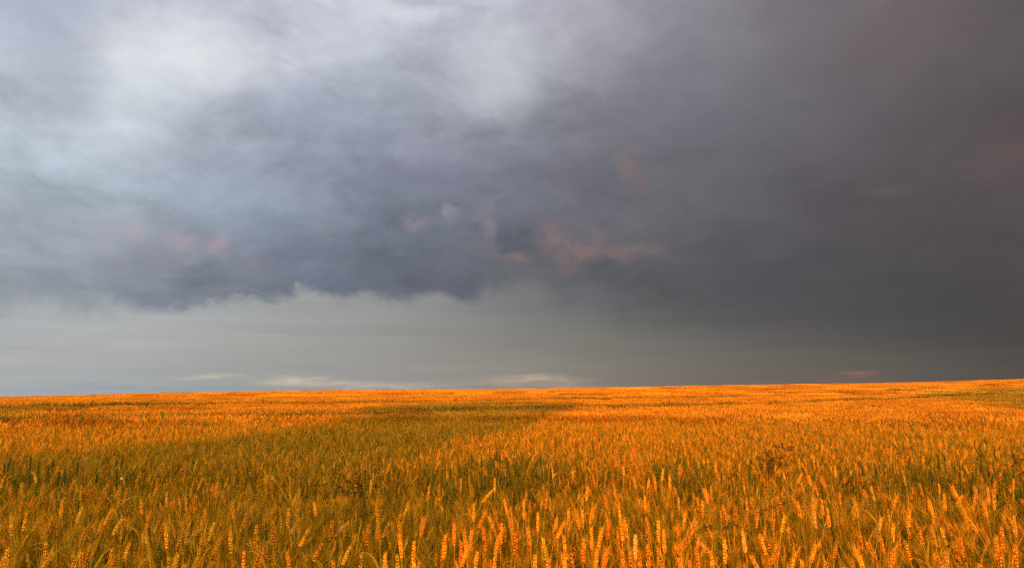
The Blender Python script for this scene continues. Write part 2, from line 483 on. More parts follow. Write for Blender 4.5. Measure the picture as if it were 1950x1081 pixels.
# ------------------------------------------------------------------ mesh building
class MB:
    def __init__(self):
        self.v, self.f, self.m, self.t = [], [], [], []

    def tube(self, pts, rad, n, mat, tone, squash=1.0, side=None):
        """a tapered tube through pts; rings are connected, ends left as points when the radius is tiny"""
        pts = [Vector(p) for p in pts]
        base = len(self.v)
        for i, p in enumerate(pts):
            d = (pts[min(i + 1, len(pts) - 1)] - pts[max(i - 1, 0)]).normalized()
            a = d.cross(side if side is not None else Vector((0.31, 0.95, 0.05)))
            if a.length < 1e-4:
                a = d.cross(Vector((1, 0, 0)))
            a.normalize()
            c = d.cross(a)
            for k in range(n):
                t = 2 * math.pi * k / n
                self.v.append(p + a * (rad[i] * math.cos(t)) + c * (rad[i] * squash * math.sin(t)))
                self.t.append(tone if not isinstance(tone, (list, tuple)) else tone[i])
        for i in range(len(pts) - 1):
            for k in range(n):
                q = base + i * n
                self.f.append((q + k, q + (k + 1) % n, q + n + (k + 1) % n, q + n + k))
                self.m.append(mat)

    def blade(self, pts, wid, mat, tone, nrm):
        base = len(self.v)
        pts = [Vector(p) for p in pts]
        for i, p in enumerate(pts):
            d = (pts[min(i + 1, len(pts) - 1)] - pts[max(i - 1, 0)]).normalized()
            s = d.cross(nrm)
            s.normalize()
            self.v += [p - s * wid[i], p + s * wid[i]]
            tt = tone[i] if isinstance(tone, (list, tuple)) else tone
            self.t += [tt, tt]
        for i in range(len(pts) - 1):
            q = base + 2 * i
            self.f.append((q, q + 1, q + 3, q + 2))
            self.m.append(mat)

    def tri(self, a, b, c, mat, tone):
        q = len(self.v)
        self.v += [Vector(a), Vector(b), Vector(c)]
        self.t += [tone] * 3
        self.f.append((q, q + 1, q + 2))
        self.m.append(mat)

    def quad(self, a, b, c, d, mat, tone):
        q = len(self.v)
        self.v += [Vector(a), Vector(b), Vector(c), Vector(d)]
        self.t += [tone] * 4
        self.f.append((q, q + 1, q + 2, q + 3))
        self.m.append(mat)

    def add(self, other, mat4, dt=0.0):
        q = len(self.v)
        self.v += [mat4 @ p for p in other.v]
        self.t += [x + dt for x in other.t]
        self.f += [tuple(i + q for i in f) for f in other.f]
        self.m += other.m

    def mesh(self, name, mats=None, smooth_=True):
        me = bpy.data.meshes.new(name)
        me.from_pydata([tuple(p) for p in self.v], [], self.f)
        for mt in (mats or MATS):
            me.materials.append(mt)
        me.polygons.foreach_set('material_index', self.m)
        at = me.attributes.new('tone', 'FLOAT', 'POINT')
        at.data.foreach_set('value', np.array(self.t, np.float32))
        if smooth_:
            me.polygons.foreach_set('use_smooth', [True] * len(self.f))
        me.update()
        return me

    def obj(self, name, mats=None, parent=None, smooth_=True):
        o = bpy.data.objects.new(name, self.mesh(name, mats, smooth_))
        C.objects.link(o)
        if parent is not None:
            o.parent = parent
        return o


def stalk_curve(h, lean, ear_len, rng, wob=0.012):
    """centre line of a stalk that stands at the origin and leans towards +X; the ear is the last ear_len of it"""
    n = 14
    pts = [Vector((0, 0, 0))]
    ph = rng.uniform(0, 6.28)
    step = h / n
    y = 0.0
    for i in range(1, n + 1):
        t = i / n
        a = lean * (t ** 2.2)
        d = Vector((math.sin(a), math.sin(ph + 5 * t) * wob * 2, math.cos(a)))
        pts.append(pts[-1] + d.normalized() * step)
    top = pts[-1]
    e = [top]
    m = 10
    for i in range(1, m + 1):
        a = lean * (1 + 0.35 * i / m)
        e.append(e[-1] + Vector((math.sin(a), 0, math.cos(a))) * (ear_len / m))
    return pts, e


def along(pts, t):
    f = t * (len(pts) - 1)
    i = min(int(f), len(pts) - 2)
    return pts[i].lerp(pts[i + 1], f - i), (pts[i + 1] - pts[i]).normalized()


def build_ear(mb, line, rng, mat=EAR, lod=0, awn=0.0, fat=1.0, twist=None):
    L = sum((line[i + 1] - line[i]).length for i in range(len(line) - 1))
    twist = rng.uniform(0, 3.14) if twist is None else twist
    n = {0: 15, 1: 12, 2: 7}[lod]
    kl = L / n * {0: 1.75, 1: 1.8, 2: 1.8}[lod]
    kr = 0.0022 * fat * {0: 1, 1: 1.25, 2: 1.7}[lod]
    for i in range(n):
        t = (i + 0.2) / n * 0.93
        p, d = along(line, t)
        a = d.cross(Vector((0, 1, 0)))
        a.normalize()
        c = d.cross(a)
        sx = 1 if i % 2 else -1
        out = (a * math.cos(twist) + c * math.sin(twist)) * sx
        flk = d.cross(out)
        size = (0.72 + 0.5 * math.sin(math.pi * min(1, (t + 0.12)) ** 0.8)) * rng.uniform(0.8, 1.18)
        if lod == 0:
            kern = ((-1, 0.55), (0, 0.8), (1, 0.55))
        elif lod == 1:
            kern = ((-0.6, 0.6), (0.6, 0.6))
        else:
            kern = ((0, 0.6),)
        for fl, op in kern:
            dirv = (d * 1.0 + out * 0.50 * op + flk * 0.26 * fl).normalized()
            q0 = p + out * kr * 0.55 + flk * kr * 0.85 * fl
            ln = kl * size * (1.0 if fl else 1.08)
            r = kr * size * (0.9 if fl else 1.0)
            tn = rng.uniform(0.18, 0.78)
            if lod == 0:
                prof = ((0, .30), (.18, .85), (.42, 1.0), (.70, .72), (.90, .30), (1.0, .03))
                sides = 6
            elif lod == 1:
                prof = ((0, .4), (.35, 1.0), (.75, .6), (1.0, .05))
                sides = 4
            else:
                prof = ((0, .5), (.4, 1.0), (1.0, .05))
                sides = 3
            bend = out * (-0.10 * ln)
            dirv = (dirv + Vector((rng.gauss(0, .07), rng.gauss(0, .07), rng.gauss(0, .07)))).normalized()
            mb.tube([q0 + dirv * (ln * s) + bend * (s * s) for s, _ in prof], [r * q for _, q in prof], sides, mat,
                    [tn - 0.52 + 0.98 * s for s, _ in prof])  # paler glume tips, exaggerated: crevice shade and highlight put into the tone
            if awn and rng.random() < {0: 0.75, 1: 0.5, 2: 0.6}[lod]:
                al = awn * rng.uniform(0.5, 1.1)
                tip = q0 + dirv * ln * 0.9
                ad = (d + out * rng.uniform(0.12, 0.5) + flk * rng.uniform(-0.3, 0.3)).normalized()
                w = 0.00045 * (1 if lod == 0 else 1.6)
                sd = ad.cross(Vector((0.2, 1, 0.1))).normalized() * w
                mb.tri(tip - sd, tip + sd, tip + ad * al, AWN, rng.uniform(0.2, 0.8))


def build_leaf(mb, stem, t, rng, ln, w, mat=LEAF, seg=7, droop=1.0):
    p, d = along(stem, t)
    az = rng.uniform(0, 6.28)
    h = Vector((math.cos(az), math.sin(az), 0))
    pts, wid = [], []
    a = rng.uniform(0.15, 0.5)
    cur = p.copy()
    for i in range(seg + 1):
        s = i / seg
        pts.append(cur.copy())
        wid.append(w * (0.55 + 0.9 * s if s < 0.35 else 0.87 * (1 - (s - 0.35) / 0.65) ** 0.8 + 0.02))
        aa = a + droop * 2.0 * s * s
        cur = cur + (h * math.sin(aa) + Vector((0, 0, math.cos(aa)))) * (ln / seg)
    nrm = Vector((-h.y, h.x, 0)).cross(Vector((h.x, h.y, 0.6))).normalized()
    tw = Vector((-h.y, h.x, 0))
    side = (nrm + tw * rng.uniform(-0.6, 0.6)).normalized()
    tn = rng.uniform(0.1, 0.8)
    mb.blade(pts, wid, mat, [tn + 0.25 * i / seg for i in range(seg + 1)], side)


def stalk_parts(h, lean, el, rng, lod=0, ear=EAR, stem_mat=STEM, leaf_mat=LEAF, awn=0.03, leaves=2, fat=1.0):
    st, er_ = stalk_curve(h, lean, el, rng)
    a, b_, c_ = MB(), MB(), MB()
    n = {0: 6, 1: 4, 2: 3}[lod]
    if lod == 0:
        sp = st
    elif lod == 1:
        sp = st[::2] if len(st[::2]) and st[-1] is st[::2][-1] else st[::2] + [st[-1]]
    else:
        sp = [st[0], st[7], st[11], st[-1]]
    k = len(sp)
    w = {0: 1.0, 1: 1.25, 2: 1.8}[lod]
    tn = rng.uniform(0.15, 0.75)
    a.tube(sp, [(0.0022 - 0.0010 * i / (k - 1)) * w for i in range(k)], n, stem_mat, [tn + 0.25 * i / (k - 1) for i in range(k)])
    build_ear(b_, er_, rng, ear, lod, awn, fat)
    for i in range(leaves):
        build_leaf(c_, st, rng.uniform(0.42, 0.86), rng, rng.uniform(0.14, 0.24), rng.uniform(0.0035, 0.006) * w, leaf_mat,
                   {0: 8, 1: 5, 2: 3}[lod], rng.uniform(0.5, 1.5))
    return a, b_, c_, er_[-1]


def merged(parts):
    m = MB()
    for p in parts:
        m.add(p, Matrix())
    return m


# ------------------------------------------------------------------ ground
gx = MB()
radii = np.concatenate([[0.0], np.geomspace(0.5, 30, 40), np.linspace(33, 180, 50), np.geomspace(200, 4000, 20)])
NA = 144
gv, gf = [], []
for r in radii[1:]:
    for k in range(NA):
        a = 2 * math.pi * k / NA
        x, y = r * math.sin(a), r * math.cos(a)
        gv.append((x, y, float(ground_z(x, y))))
gv.append((0, 0, float(ground_z(0, 0.001))))
for i in range(len(radii) - 2):
    for k in range(NA):
        q = i * NA
        gf.append((q + k, q + NA + k, q + NA + (k + 1) % NA, q + (k + 1) % NA))
for k in range(NA):
    gf.append((len(gv) - 1, k, (k + 1) % NA))
gm = bpy.data.meshes.new('ground')
gm.from_pydata(gv, [], gf)
gm.materials.append(m_soil)
gm.polygons.foreach_set('use_smooth', [True] * len(gf))
ground = bpy.data.objects.new('ground', gm)
C.objects.link(ground)
ground['kind'] = 'structure'
ground['label'] = 'brown soil of the gently rising field under the wheat'

# ------------------------------------------------------------------ wheat crop: stuff, scattered over the field
rng = random.Random(11)
protos = []                 # meshes, in order
pcol = bpy.data.collections.new('crop_sources')


def proto(mb):
    o = bpy.data.objects.new('crop_source_%04d' % len(protos), mb.mesh('crop_source'))
    pcol.objects.link(o)
    protos.append(o)
    return len(protos) - 1


def rand_ear(r_):
    q = r_.random()
    return EAR if q < 0.80 else EYEL if q < 0.88 else ERED if q < 0.94 else EDULL if q < 0.98 else EGRN


def fine(lod):
    """a thin whiskery tiller that fills the stand between the fat ears"""
    ps = stalk_parts(0.74, R(abs(rng.gauss(0, 12)) + 2), rng.uniform(.06, .085), rng, 1 if lod == 0 else 2, rng.choice([EDULL, EOLV, EOLV, EOLV]), awn=rng.uniform(.05, .09), leaves=4 if lod == 0 else 3, fat=0.62)[:3]
    m = merged(ps)
    for _ in range(10 if lod == 0 else 5):          # loose bristles and leaf slivers
        h = rng.uniform(0.45, 0.80)
        x, y = rng.gauss(0, .022), rng.gauss(0, .022)
        l, a_ = rng.uniform(.06, .16), rng.uniform(0, 6.28)
        tl = rng.uniform(0.05, 0.5)
        w = 0.0007 if lod == 0 else 0.0011
        m.tri((x - w * math.sin(a_ + 1), y, h - l / 2), (x + w * math.sin(a_ + 1), y + w, h - l / 2),
              (x + math.cos(a_) * tl * l, y + math.sin(a_) * tl * l, h + l / 2), rng.choice([AWN, STEM, LEAF, GLEAF]), rng.uniform(0.1, 0.9))
    return m


near_ids = [proto(merged(stalk_parts(0.74, R(abs(rng.gauss(0, 18)) + 2), rng.uniform(.055, .082), rng, 0, rand_ear(rng), awn=rng.choice([0.02, 0.03, 0.05]), leaves=3)[:3])) for _ in range(20)]
nearf_ids = [proto(fine(0)) for _ in range(16)]
green_ids = [proto(merged(stalk_parts(0.76, R(abs(rng.gauss(0, 8))), rng.uniform(.08, .10), rng, 0, EGRN, GLEAF, GLEAF, 0.012, 3)[:3])) for _ in range(6)]
mid_ids = [proto(merged(stalk_parts(0.75, R(abs(rng.gauss(0, 18)) + 2), rng.uniform(.055, .082), rng, 1, rand_ear(rng), awn=0.035, leaves=2)[:3])) for _ in range(22)]
midf_ids = [proto(fine(1)) for _ in range(16)]


def patch(size, count, lod, seed):
    r_ = random.Random(seed)
    lib = [merged(stalk_parts(0.75, R(abs(r_.gauss(0, 14)) + 2), r_.uniform(.055, .08), r_, 2, rand_ear(r_), awn=0.03, leaves=2, fat=1.15)[:3]) for _ in range(10)]
    m = MB()
    for _ in range(count):
        s = r_.uniform(0.86, 1.04)
        x, y = r_.uniform(-size / 2, size / 2), r_.uniform(-size / 2, size / 2)
        m.add(lib[r_.randrange(10)], Matrix.Translation((x, y, 0)) @ Matrix.Rotation(r_.uniform(0, 6.28), 4, 'Z') @ Matrix.Diagonal((s, s, s, 1)), r_.uniform(-0.22, 0.22))
    return m


def green_patch(sx, sy, count, seed):
    r_ = random.Random(seed)
    lib_ = [merged(stalk_parts(0.75, R(abs(r_.gauss(0, 10))), r_.uniform(.06, .08), r_, 2, r_.choice([EGRN, EGRN, EDULL]), GLEAF, GLEAF, 0.02, 3, fat=1.1)[:3]) for _ in range(8)]
    m = MB()
    for _ in range(count):
        s = r_.uniform(0.80, 1.02)
        m.add(lib_[r_.randrange(8)], Matrix.Translation((r_.uniform(-sx / 2, sx / 2), r_.uniform(-sy / 2, sy / 2), 0)) @ Matrix.Rotation(r_.uniform(0, 6.28), 4, 'Z') @ Matrix.Diagonal((s, s, s, 1)), r_.uniform(-0.3, 0.25))
    return m


def far_patch(size, count, seed):
    r_ = random.Random(seed)
    m = MB()
    for _ in range(count):
        x, y = r_.uniform(-size / 2, size / 2), r_.uniform(-size / 2, size / 2)
        h = r_.uniform(0.72, 0.9)
        a, l = r_.uniform(0, 6.28), abs(r_.gauss(0, 0.05))
        dx, dy = math.cos(a) * l, math.sin(a) * l
        t = r_.uniform(0.05, 0.95)
        m.tube([(x, y, 0.15), (x + dx * .4, y + dy * .4, h - 0.10)], [0.006, 0.005], 3, STEM, t * 0.8)
        m.tube([(x + dx * .4, y + dy * .4, h - 0.11), (x + dx * .7, y + dy * .7, h - 0.05), (x + dx, y + dy, h)], [0.005, 0.009, 0.002], 3, EAR if r_.random() < 0.93 else EYEL, t)
        if r_.random() < 0.5:
            b_ = r_.uniform(0, 6.28)
            c, s = math.cos(b_), math.sin(b_)
            m.tri((x, y, h - 0.28), (x + 0.012 * c, y + 0.012 * s, h - 0.27), (x + 0.1 * c, y + 0.1 * s, h - 0.14), LEAF, r_.uniform(0.1, 0.9))
    return m


midp_ids = [proto(patch(1.0, 380, 2, 100 + i)) for i in range(7)]
trackp_ids = [proto(green_patch(1.25, .85, 300, 300 + i)) for i in range(5)]
farp_ids = [proto(far_patch(3.0, 2900, 200 + i)) for i in range(5)]

pts, pid, prot, psc = [], [], [], []


def scatter(x, y, i, rot, tilt, s, sz=None):
    pts.append((x, y, float(ground_z(x, y))))
    pid.append(i)
    prot.append((tilt[0], tilt[1], rot))
    psc.append((s, s, sz if sz else s))


HALF = R(47)
nrg = np.random.default_rng(3)


TX = [-22, -14, -8.9, -6.9, -3.9, -1.1, 1.2, 5.4, 11, 22.4, 45]
TY = [3.0, 8.3, 12.1, 13.5, 15.9, 18.8, 20.9, 22.4, 26, 34.5, 52]


def track_y(x):
    return float(np.interp(x, TX, TY))


def track(x, y):
    """(gap strength, green strength) of the wheel tracks that cross the field"""
    near = math.exp(-((y - 4.5 - 0.05 * math.sin(x * 1.3) + 0.02 * x) / 0.36) ** 2)
    g = 0.0
    for c in (0.0, 1.9):
        g = max(g, math.exp(-((y - c - track_y(x)) / 0.5) ** 2))
    g = max(g, 0.9 * math.exp(-((y - 13 - track_y(x)) / 0.9) ** 2))
    return g, near


def green_here(x, y):
    px = CXP + FPX * x / max(y, .5)
    return max(.4 * math.exp(-((px - 60) / 130) ** 2), .75 * math.exp(-((px - 960) / 110) ** 2), .6 * math.exp(-((px - 1300) / 60) ** 2), .8 * math.exp(-((px - 1790) / 150) ** 2), .08)


def sample(r0, r1, dens):
    area = HALF * (r1 * r1 - r0 * r0)
    n = int(area * dens)
    r = np.sqrt(nrg.uniform(r0 * r0, r1 * r1, n))
    a = nrg.uniform(-HALF, HALF, n)
    return r * np.sin(a), r * np.cos(a), n


# patchiness of stand height
def stand(x, y):
    return 0.5 + 0.5 * math.sin(x * 2.3 + 1.1 * math.sin(y * 1.7)) * math.sin(y * 2.9 + 0.8 * math.sin(x * 1.9))


GAP = on_canopy(1395, 1035, .80)
X, Y, n = sample(0.55, 4.2, 820)
for x, y in zip(X, Y):
    g, nr = track(x, y)
    r = math.hypot(x, y)
    q = nrg.random()
    hs = (0.785 + 0.185 * q ** 1.3) - 0.09 * nr - (0.06 * (1 - min(1, max(0, (r - 2.4) / 1.2)))) - 0.03 * stand(x * 1.7, y * 1.7)
    hs -= 0.40 * math.exp(-(((x - GAP[0]) / .13) ** 2 + ((y - GAP[1]) / .17) ** 2))
    if nr > 0.4 and nrg.random() < 0.5 * nr * green_here(x, y):
        i = green_ids[nrg.integers(len(green_ids))]
        hs += 0.13
    else:
        i = near_ids[nrg.integers(len(near_ids))] if nrg.random() < 0.24 else nearf_ids[nrg.integers(len(nearf_ids))]
    scatter(x, y, i, nrg.uniform(0, 6.28), (nrg.normal(0, .05), nrg.normal(0, .05)), hs * nrg.uniform(.97, 1.05), hs)
X, Y, n = sample(4.2, 13.5, 640)
for x, y in zip(X, Y):
    g, nr = track(x, y)
    hs = 0.80 + 0.22 * nrg.random() ** 1.2 - 0.10 * nr - 0.03 * stand(x, y)
    if nr > 0.3 and nrg.random() < 0.5 * nr * green_here(x, y):
        i = green_ids[nrg.integers(len(green_ids))]
        hs += 0.13
    else:
        i = mid_ids[nrg.integers(len(mid_ids))] if nrg.random() < 0.34 else midf_ids[nrg.integers(len(midf_ids))]
    scatter(x, y, i, nrg.uniform(0, 6.28), (nrg.normal(0, .05), nrg.normal(0, .05)), hs * nrg.uniform(.98, 1.08), hs)
# the wheel tracks, grown over with green late tillers
for c0, dens, hgt in ((0.0, .97, 1.10), (1.9, .85, 1.07), (13.0, .8, 1.12)):
    for x in np.arange(-22, 44, .8):
        if nrg.random() > dens * (1.0 if x < 3 else .65):
            continue
        y = c0 + track_y(x) + nrg.normal(0, .06)
        if y < 6 or abs(math.atan2(x, y)) > HALF:
            continue
        sl = math.atan(track_y(x + .5) - track_y(x - .5))
        scatter(x, y, trackp_ids[nrg.integers(len(trackp_ids))], sl + (math.pi if nrg.random() < .5 else 0), (0, 0), 1.0, hgt + nrg.normal(0, .025))
# patches from there to the crest and a little over it
y0 = 11
while y0 < 48:
    for gx_ in np.arange(-58, 58, 0.93):
        x, y = gx_ + nrg.uniform(-.2, .2), y0 + nrg.uniform(-.2, .2)
        r, a = math.hypot(x, y), abs(math.atan2(x, y))
        if a > HALF or r < 13.0 or r > 46:
            continue
        g, _ = track(x, y)
        hs = 1.04 - 0.38 * g + nrg.normal(0, .022)
        scatter(x, y, midp_ids[nrg.integers(len(midp_ids))], nrg.integers(4) * math.pi / 2 + nrg.normal(0, .1), (0, 0), 1.0, hs)
    y0 += 0.93
y0 = 28
while y0 < 165:
    for gx_ in np.arange(-160, 160, 2.8):
        x, y = gx_ + nrg.uniform(-.5, .5), y0 + nrg.uniform(-.5, .5)
        r, a = math.hypot(x, y), abs(math.atan2(x, y))
        if a > HALF or r < 45.5 or r > 150:
            continue
        hs = 1.0 + nrg.normal(0, .045)
        scatter(x, y, farp_ids[nrg.integers(len(farp_ids))], nrg.integers(4) * math.pi / 2 + nrg.normal(0, .15), (0, 0), 1.0, hs)
    y0 += 2.8

pm = bpy.data.meshes.new('wheat_crop')
pm.from_pydata(pts, [], [])
for nm, ty, key, arr in (('proto', 'INT', 'value', np.array(pid, np.int32)), ('turn', 'FLOAT_VECTOR', 'vector', np.array(prot, np.float32).ravel()),
                         ('size', 'FLOAT_VECTOR', 'vector', np.array(psc, np.float32).ravel())):
    at = pm.attributes.new(nm, ty, 'POINT')
    at.data.foreach_set(key, arr)
crop = bpy.data.objects.new('wheat_crop', pm)
C.objects.link(crop)
crop['kind'] = 'stuff'
crop['category'] = 'wheat'
crop['label'] = 'dense ripe wheat covering the whole field up to the skyline'
ng = bpy.data.node_groups.new('scatter_crop', 'GeometryNodeTree')
ng.interface.new_socket('Geometry', in_out='INPUT', socket_type='NodeSocketGeometry')
ng.interface.new_socket('Geometry', in_out='OUTPUT', socket_type='NodeSocketGeometry')
gi, go = ng.nodes.new('NodeGroupInput'), ng.nodes.new('NodeGroupOutput')
iop = ng.nodes.new('GeometryNodeInstanceOnPoints')
iop.inputs['Pick Instance'].default_value = True
ci = ng.nodes.new('GeometryNodeCollectionInfo')
ci.inputs['Collection'].default_value = pcol
ci.inputs['Separate Children'].default_value = True
ci.inputs['Reset Children'].default_value = True
ng.links.new(gi.outputs[0], iop.inputs['Points'])
ng.links.new(ci.outputs[0], iop.inputs['Instance'])
for nm, dt, sock in (('proto', 'INT', 'Instance Index'), ('turn', 'FLOAT_VECTOR', 'Rotation'), ('size', 'FLOAT_VECTOR', 'Scale')):
    na = ng.nodes.new('GeometryNodeInputNamedAttribute')
    na.data_type = dt
    na.inputs['Name'].default_value = nm
    ng.links.new(na.outputs['Attribute'], iop.inputs[sock])
ng.links.new(iop.outputs[0], go.inputs[0])
mod = crop.modifiers.new('scatter', 'NODES')
mod.node_group = ng

# ------------------------------------------------------------------ things
def tag(o, label, cat, group=None):
    o['label'] = label
    o['category'] = cat
    if group:
        o['group'] = group


def empty(name, loc, rot=0.0, sc=1.0):
    o = bpy.data.objects.new(name, None)
    o.empty_display_size = 0.05
    C.objects.link(o)
    o.location = loc
    o.rotation_euler = (0, 0, rot)
    o.scale = (sc, sc, sc)
    return o


def thing_mesh(mb, name, mats):
    used = sorted(set(mb.m))
    mp = {u: i for i, u in enumerate(used)}
    mb.m = [mp[i] for i in mb.m]
    return mb.mesh(name, [mats[u] for u in used])


LEANS = [0, 5, 10, 16, 24, 34, 46]
lib = {}
rng = random.Random(23)
for kind in ('ripe', 'green', 'whisker'):
    for L in LEANS:
        for v in range(3):
            if kind == 'ripe':
                a_, b_, c_, tip = stalk_parts(0.78, R(L + rng.uniform(-2, 2)), rng.uniform(.059, .080), rng, 0, EAR, STEM, LEAF, rng.choice([.008, .02, .035]), 1)
            elif kind == 'green':
                a_, b_, c_, tip = stalk_parts(0.78, R(L), rng.uniform(.085, .105), rng, 0, EGRN, GLEAF, GLEAF, .008, 2)
            else:
                a_, b_, c_, tip = stalk_parts(0.78, R(L), .07, rng, 0, EAR, STEM, LEAF, .045, 1)
                b2 = MB()
                b2.add(b_, Matrix())
                b_ = b2
            lib[kind, L, v] = (thing_mesh(a_, 'stem', MATS), thing_mesh(b_, 'ear', MATS), thing_mesh(c_, 'leaf', MATS), tip)

EARCLS = {'o': M_EAR, 'r': M_EAR_RED, 'y': M_EAR_YEL, 'g': M_EAR_GRN, 'p': M_EAR_PALE, 'd': M_EAR_DULL, 'k': M_EAR_DARK, 'w': M_EAR_PALE}
COLOUR = {'o': 'orange', 'r': 'reddish', 'y': 'yellow', 'g': 'green', 'p': 'bleached pale', 'd': 'dull brown', 'k': 'dark', 'w': 'whiskery bleached'}

# tips of ears as read from the photograph: x, y, lean in degrees (to the right positive), colour
EARS = [
    (1658,923,-3,'o'),(1678,981,15,'p'),(1650,1027,-20,'o'),(1676,1016,-12,'o'),(1723,1025,-8,'o'),(1703,1038,8,'o'),(1749,999,-8,'o'),(1791,1001,-8,'o'),
    (1769,947,-12,'o'),(1799,938,0,'o'),(1814,1025,-5,'o'),(1824,1021,-8,'o'),(1838,980,-28,'o'),(1868,1003,-25,'d'),(1907,1000,0,'o'),(1897,1021,0,'o'),
    (1903,1034,3,'o'),(1931,980,0,'d'),(1933,1032,2,'o'),(1776,1049,-25,'o'),(1802,1045,0,'d'),(1866,1068,0,'o'),(1871,951,-3,'r'),(1812,923,-18,'o'),
    (1882,926,2,'o'),(1892,938,5,'o'),(1929,908,12,'r'),(1940,947,-30,'o'),(1732,967,6,'o'),(1703,995,3,'y'),(1750,917,-6,'o'),(1719,897,-4,'o'),(1853,923,-5,'d'),
    (1466,913,0,'g'),(1474,917,3,'g'),(1478,943,-15,'o'),(1511,945,-6,'o'),(1517,952,-4,'o'),(1565,947,0,'o'),(1597,934,-2,'r'),(1575,964,0,'o'),(1547,969,-6,'w'),
    (1626,947,-5,'o'),(1494,978,12,'y'),(1473,969,4,'o'),(1485,1038,22,'o'),(1447,1014,-12,'o'),(1460,1023,-10,'o'),(1515,1044,15,'o'),(1556,1032,20,'o'),
    (1594,1025,8,'o'),(1631,1042,-18,'o'),(1631,1006,-5,'o'),(1352,1044,-5,'o'),(1380,1023,0,'y'),(1365,1010,0,'g'),(1528,899,22,'r'),(1540,902,-12,'o'),
    (1566,908,-18,'r'),(1590,884,-2,'o'),(1414,1008,-5,'w'),(1527,1062,0,'o'),(1573,1062,4,'o'),(1620,1060,-6,'o'),(1430,1053,-15,'d'),(1354,923,0,'o'),(1376,958,-3,'o'),
    (1150,938,-8,'o'),(1169,921,-3,'r'),(1119,925,3,'o'),(1178,960,-3,'y'),(1199,947,0,'g'),(1227,940,-2,'o'),(1109,966,2,'o'),(1084,969,0,'o'),(1095,969,-8,'o'),
    (1061,980,12,'o'),(1074,993,25,'o'),(1072,1014,-6,'o'),(1147,999,12,'o'),(1126,1001,0,'o'),(1162,988,4,'r'),(1188,986,-3,'o'),(1182,1001,-6,'o'),(1210,1014,0,'p'),
    (1230,980,-8,'o'),(1232,1008,0,'o'),(1254,986,0,'o'),(1266,1006,0,'o'),(1299,969,-12,'o'),(1305,975,5,'o'),(1327,988,15,'o'),(1312,1018,22,'o'),(1285,1029,-5,'o'),
    (1290,999,-4,'r'),(1325,1038,-6,'o'),(1329,1027,-30,'d'),(1236,1034,0,'o'),(1215,1044,-3,'o'),(1202,1047,0,'o'),(1184,1044,0,'o'),(1158,1038,10,'r'),(1137,1040,5,'o'),
    (1112,1020,0,'o'),(1089,1047,0,'o'),(1078,1062,2,'o'),(1069,1047,-8,'o'),(1253,1038,-8,'o'),(1290,1057,-8,'o'),(1262,1066,-4,'o'),(1275,902,0,'o'),(1245,904,-4,'r'),
    (1236,908,8,'o'),(1340,926,-8,'o'),(1327,945,-6,'o'),(1338,949,0,'o'),
    (943,908,0,'y'),(940,930,30,'y'),(893,908,-3,'o'),(878,908,2,'d'),(923,973,18,'o'),(930,979,-18,'o'),(960,947,-8,'o'),(999,952,0,'o'),(1025,971,0,'o'),(1042,938,5,'o'),
    (971,982,-8,'o'),(956,992,0,'o'),(953,1012,12,'o'),(919,999,-6,'r'),(864,992,-2,'r'),(847,1021,4,'r'),(850,1014,6,'o'),(878,1027,2,'r'),(884,1010,-5,'r'),(899,1008,4,'r'),
    (893,1036,20,'o'),(908,1047,3,'y'),(943,1053,-2,'o'),(1018,1051,-2,'o'),(1044,1060,0,'o'),(1034,1021,0,'o'),(787,1066,0,'y'),(800,1068,4,'o'),(761,1014,-4,'o'),
    (789,1025,2,'o'),(811,979,12,'d'),(772,960,8,'g'),(982,1010,0,'o'),(1003,999,-3,'o'),
    (666,1038,28,'y'),(634,1064,2,'o'),(597,952,-8,'o'),(569,952,3,'o'),(550,964,0,'o'),(507,986,-3,'g'),(519,992,-3,'o'),(571,984,28,'d'),(666,990,30,'d'),(586,1008,22,'o'),
    (612,1032,22,'o'),(644,921,12,'g'),(621,960,0,'g'),(577,904,8,'g'),(512,902,-35,'o'),(413,915,3,'r'),(433,908,15,'o'),(439,1006,-3,'o'),(489,995,0,'o'),(409,992,8,'o'),
    (426,990,18,'o'),(420,1023,15,'o'),(471,1029,-46,'d'),(500,1038,8,'o'),(690,1051,5,'o'),(632,986,0,'o'),(463,1045,0,'o'),(716,955,-6,'o'),(728,952,4,'o'),(742,994,24,'o'),
    (756,984,-10,'o'),(779,955,14,'y'),(702,995,0,'o'),(720,990,-4,'r'),(735,1051,0,'o'),(755,1052,0,'o'),
    (52,973,3,'o'),(102,1049,25,'o'),(141,1053,-4,'o'),(158,1045,-2,'o'),(218,1055,6,'o'),(277,1060,15,'o'),(177,1060,0,'g'),(86,1029,0,'o'),(4,1057,5,'o'),(15,1038,0,'o'),
    (231,986,25,'y'),(214,967,18,'o'),(197,984,12,'o'),(158,962,8,'y'),(100,982,12,'o'),(106,984,-5,'o'),(179,1029,10,'d'),(275,1005,-18,'d'),(247,1029,8,'o'),(20,980,-5,'o'),
    (45,941,5,'r'),(65,940,8,'r'),(74,941,12,'r'),(143,913,20,'r'),(177,917,4,'r'),(154,921,2,'r'),(205,919,15,'o'),(264,904,5,'r'),(285,973,4,'o'),(167,999,8,'d'),(24,1059,8,'o'),
    (316,1000,-4,'o'),(340,1008,0,'d'),(352,1007,18,'o'),(362,991,4,'d'),(380,1005,32,'d'),(388,1014,4,'o'),(409,991,12,'y'),(303,1030,0,'g'),(320,1057,2,'o'),(339,1052,6,'o'),
    (353,1071,20,'y'),(377,1056,4,'o'),(374,941,-2,'o'),(414,915,2,'r'),(386,910,16,'r'),
]
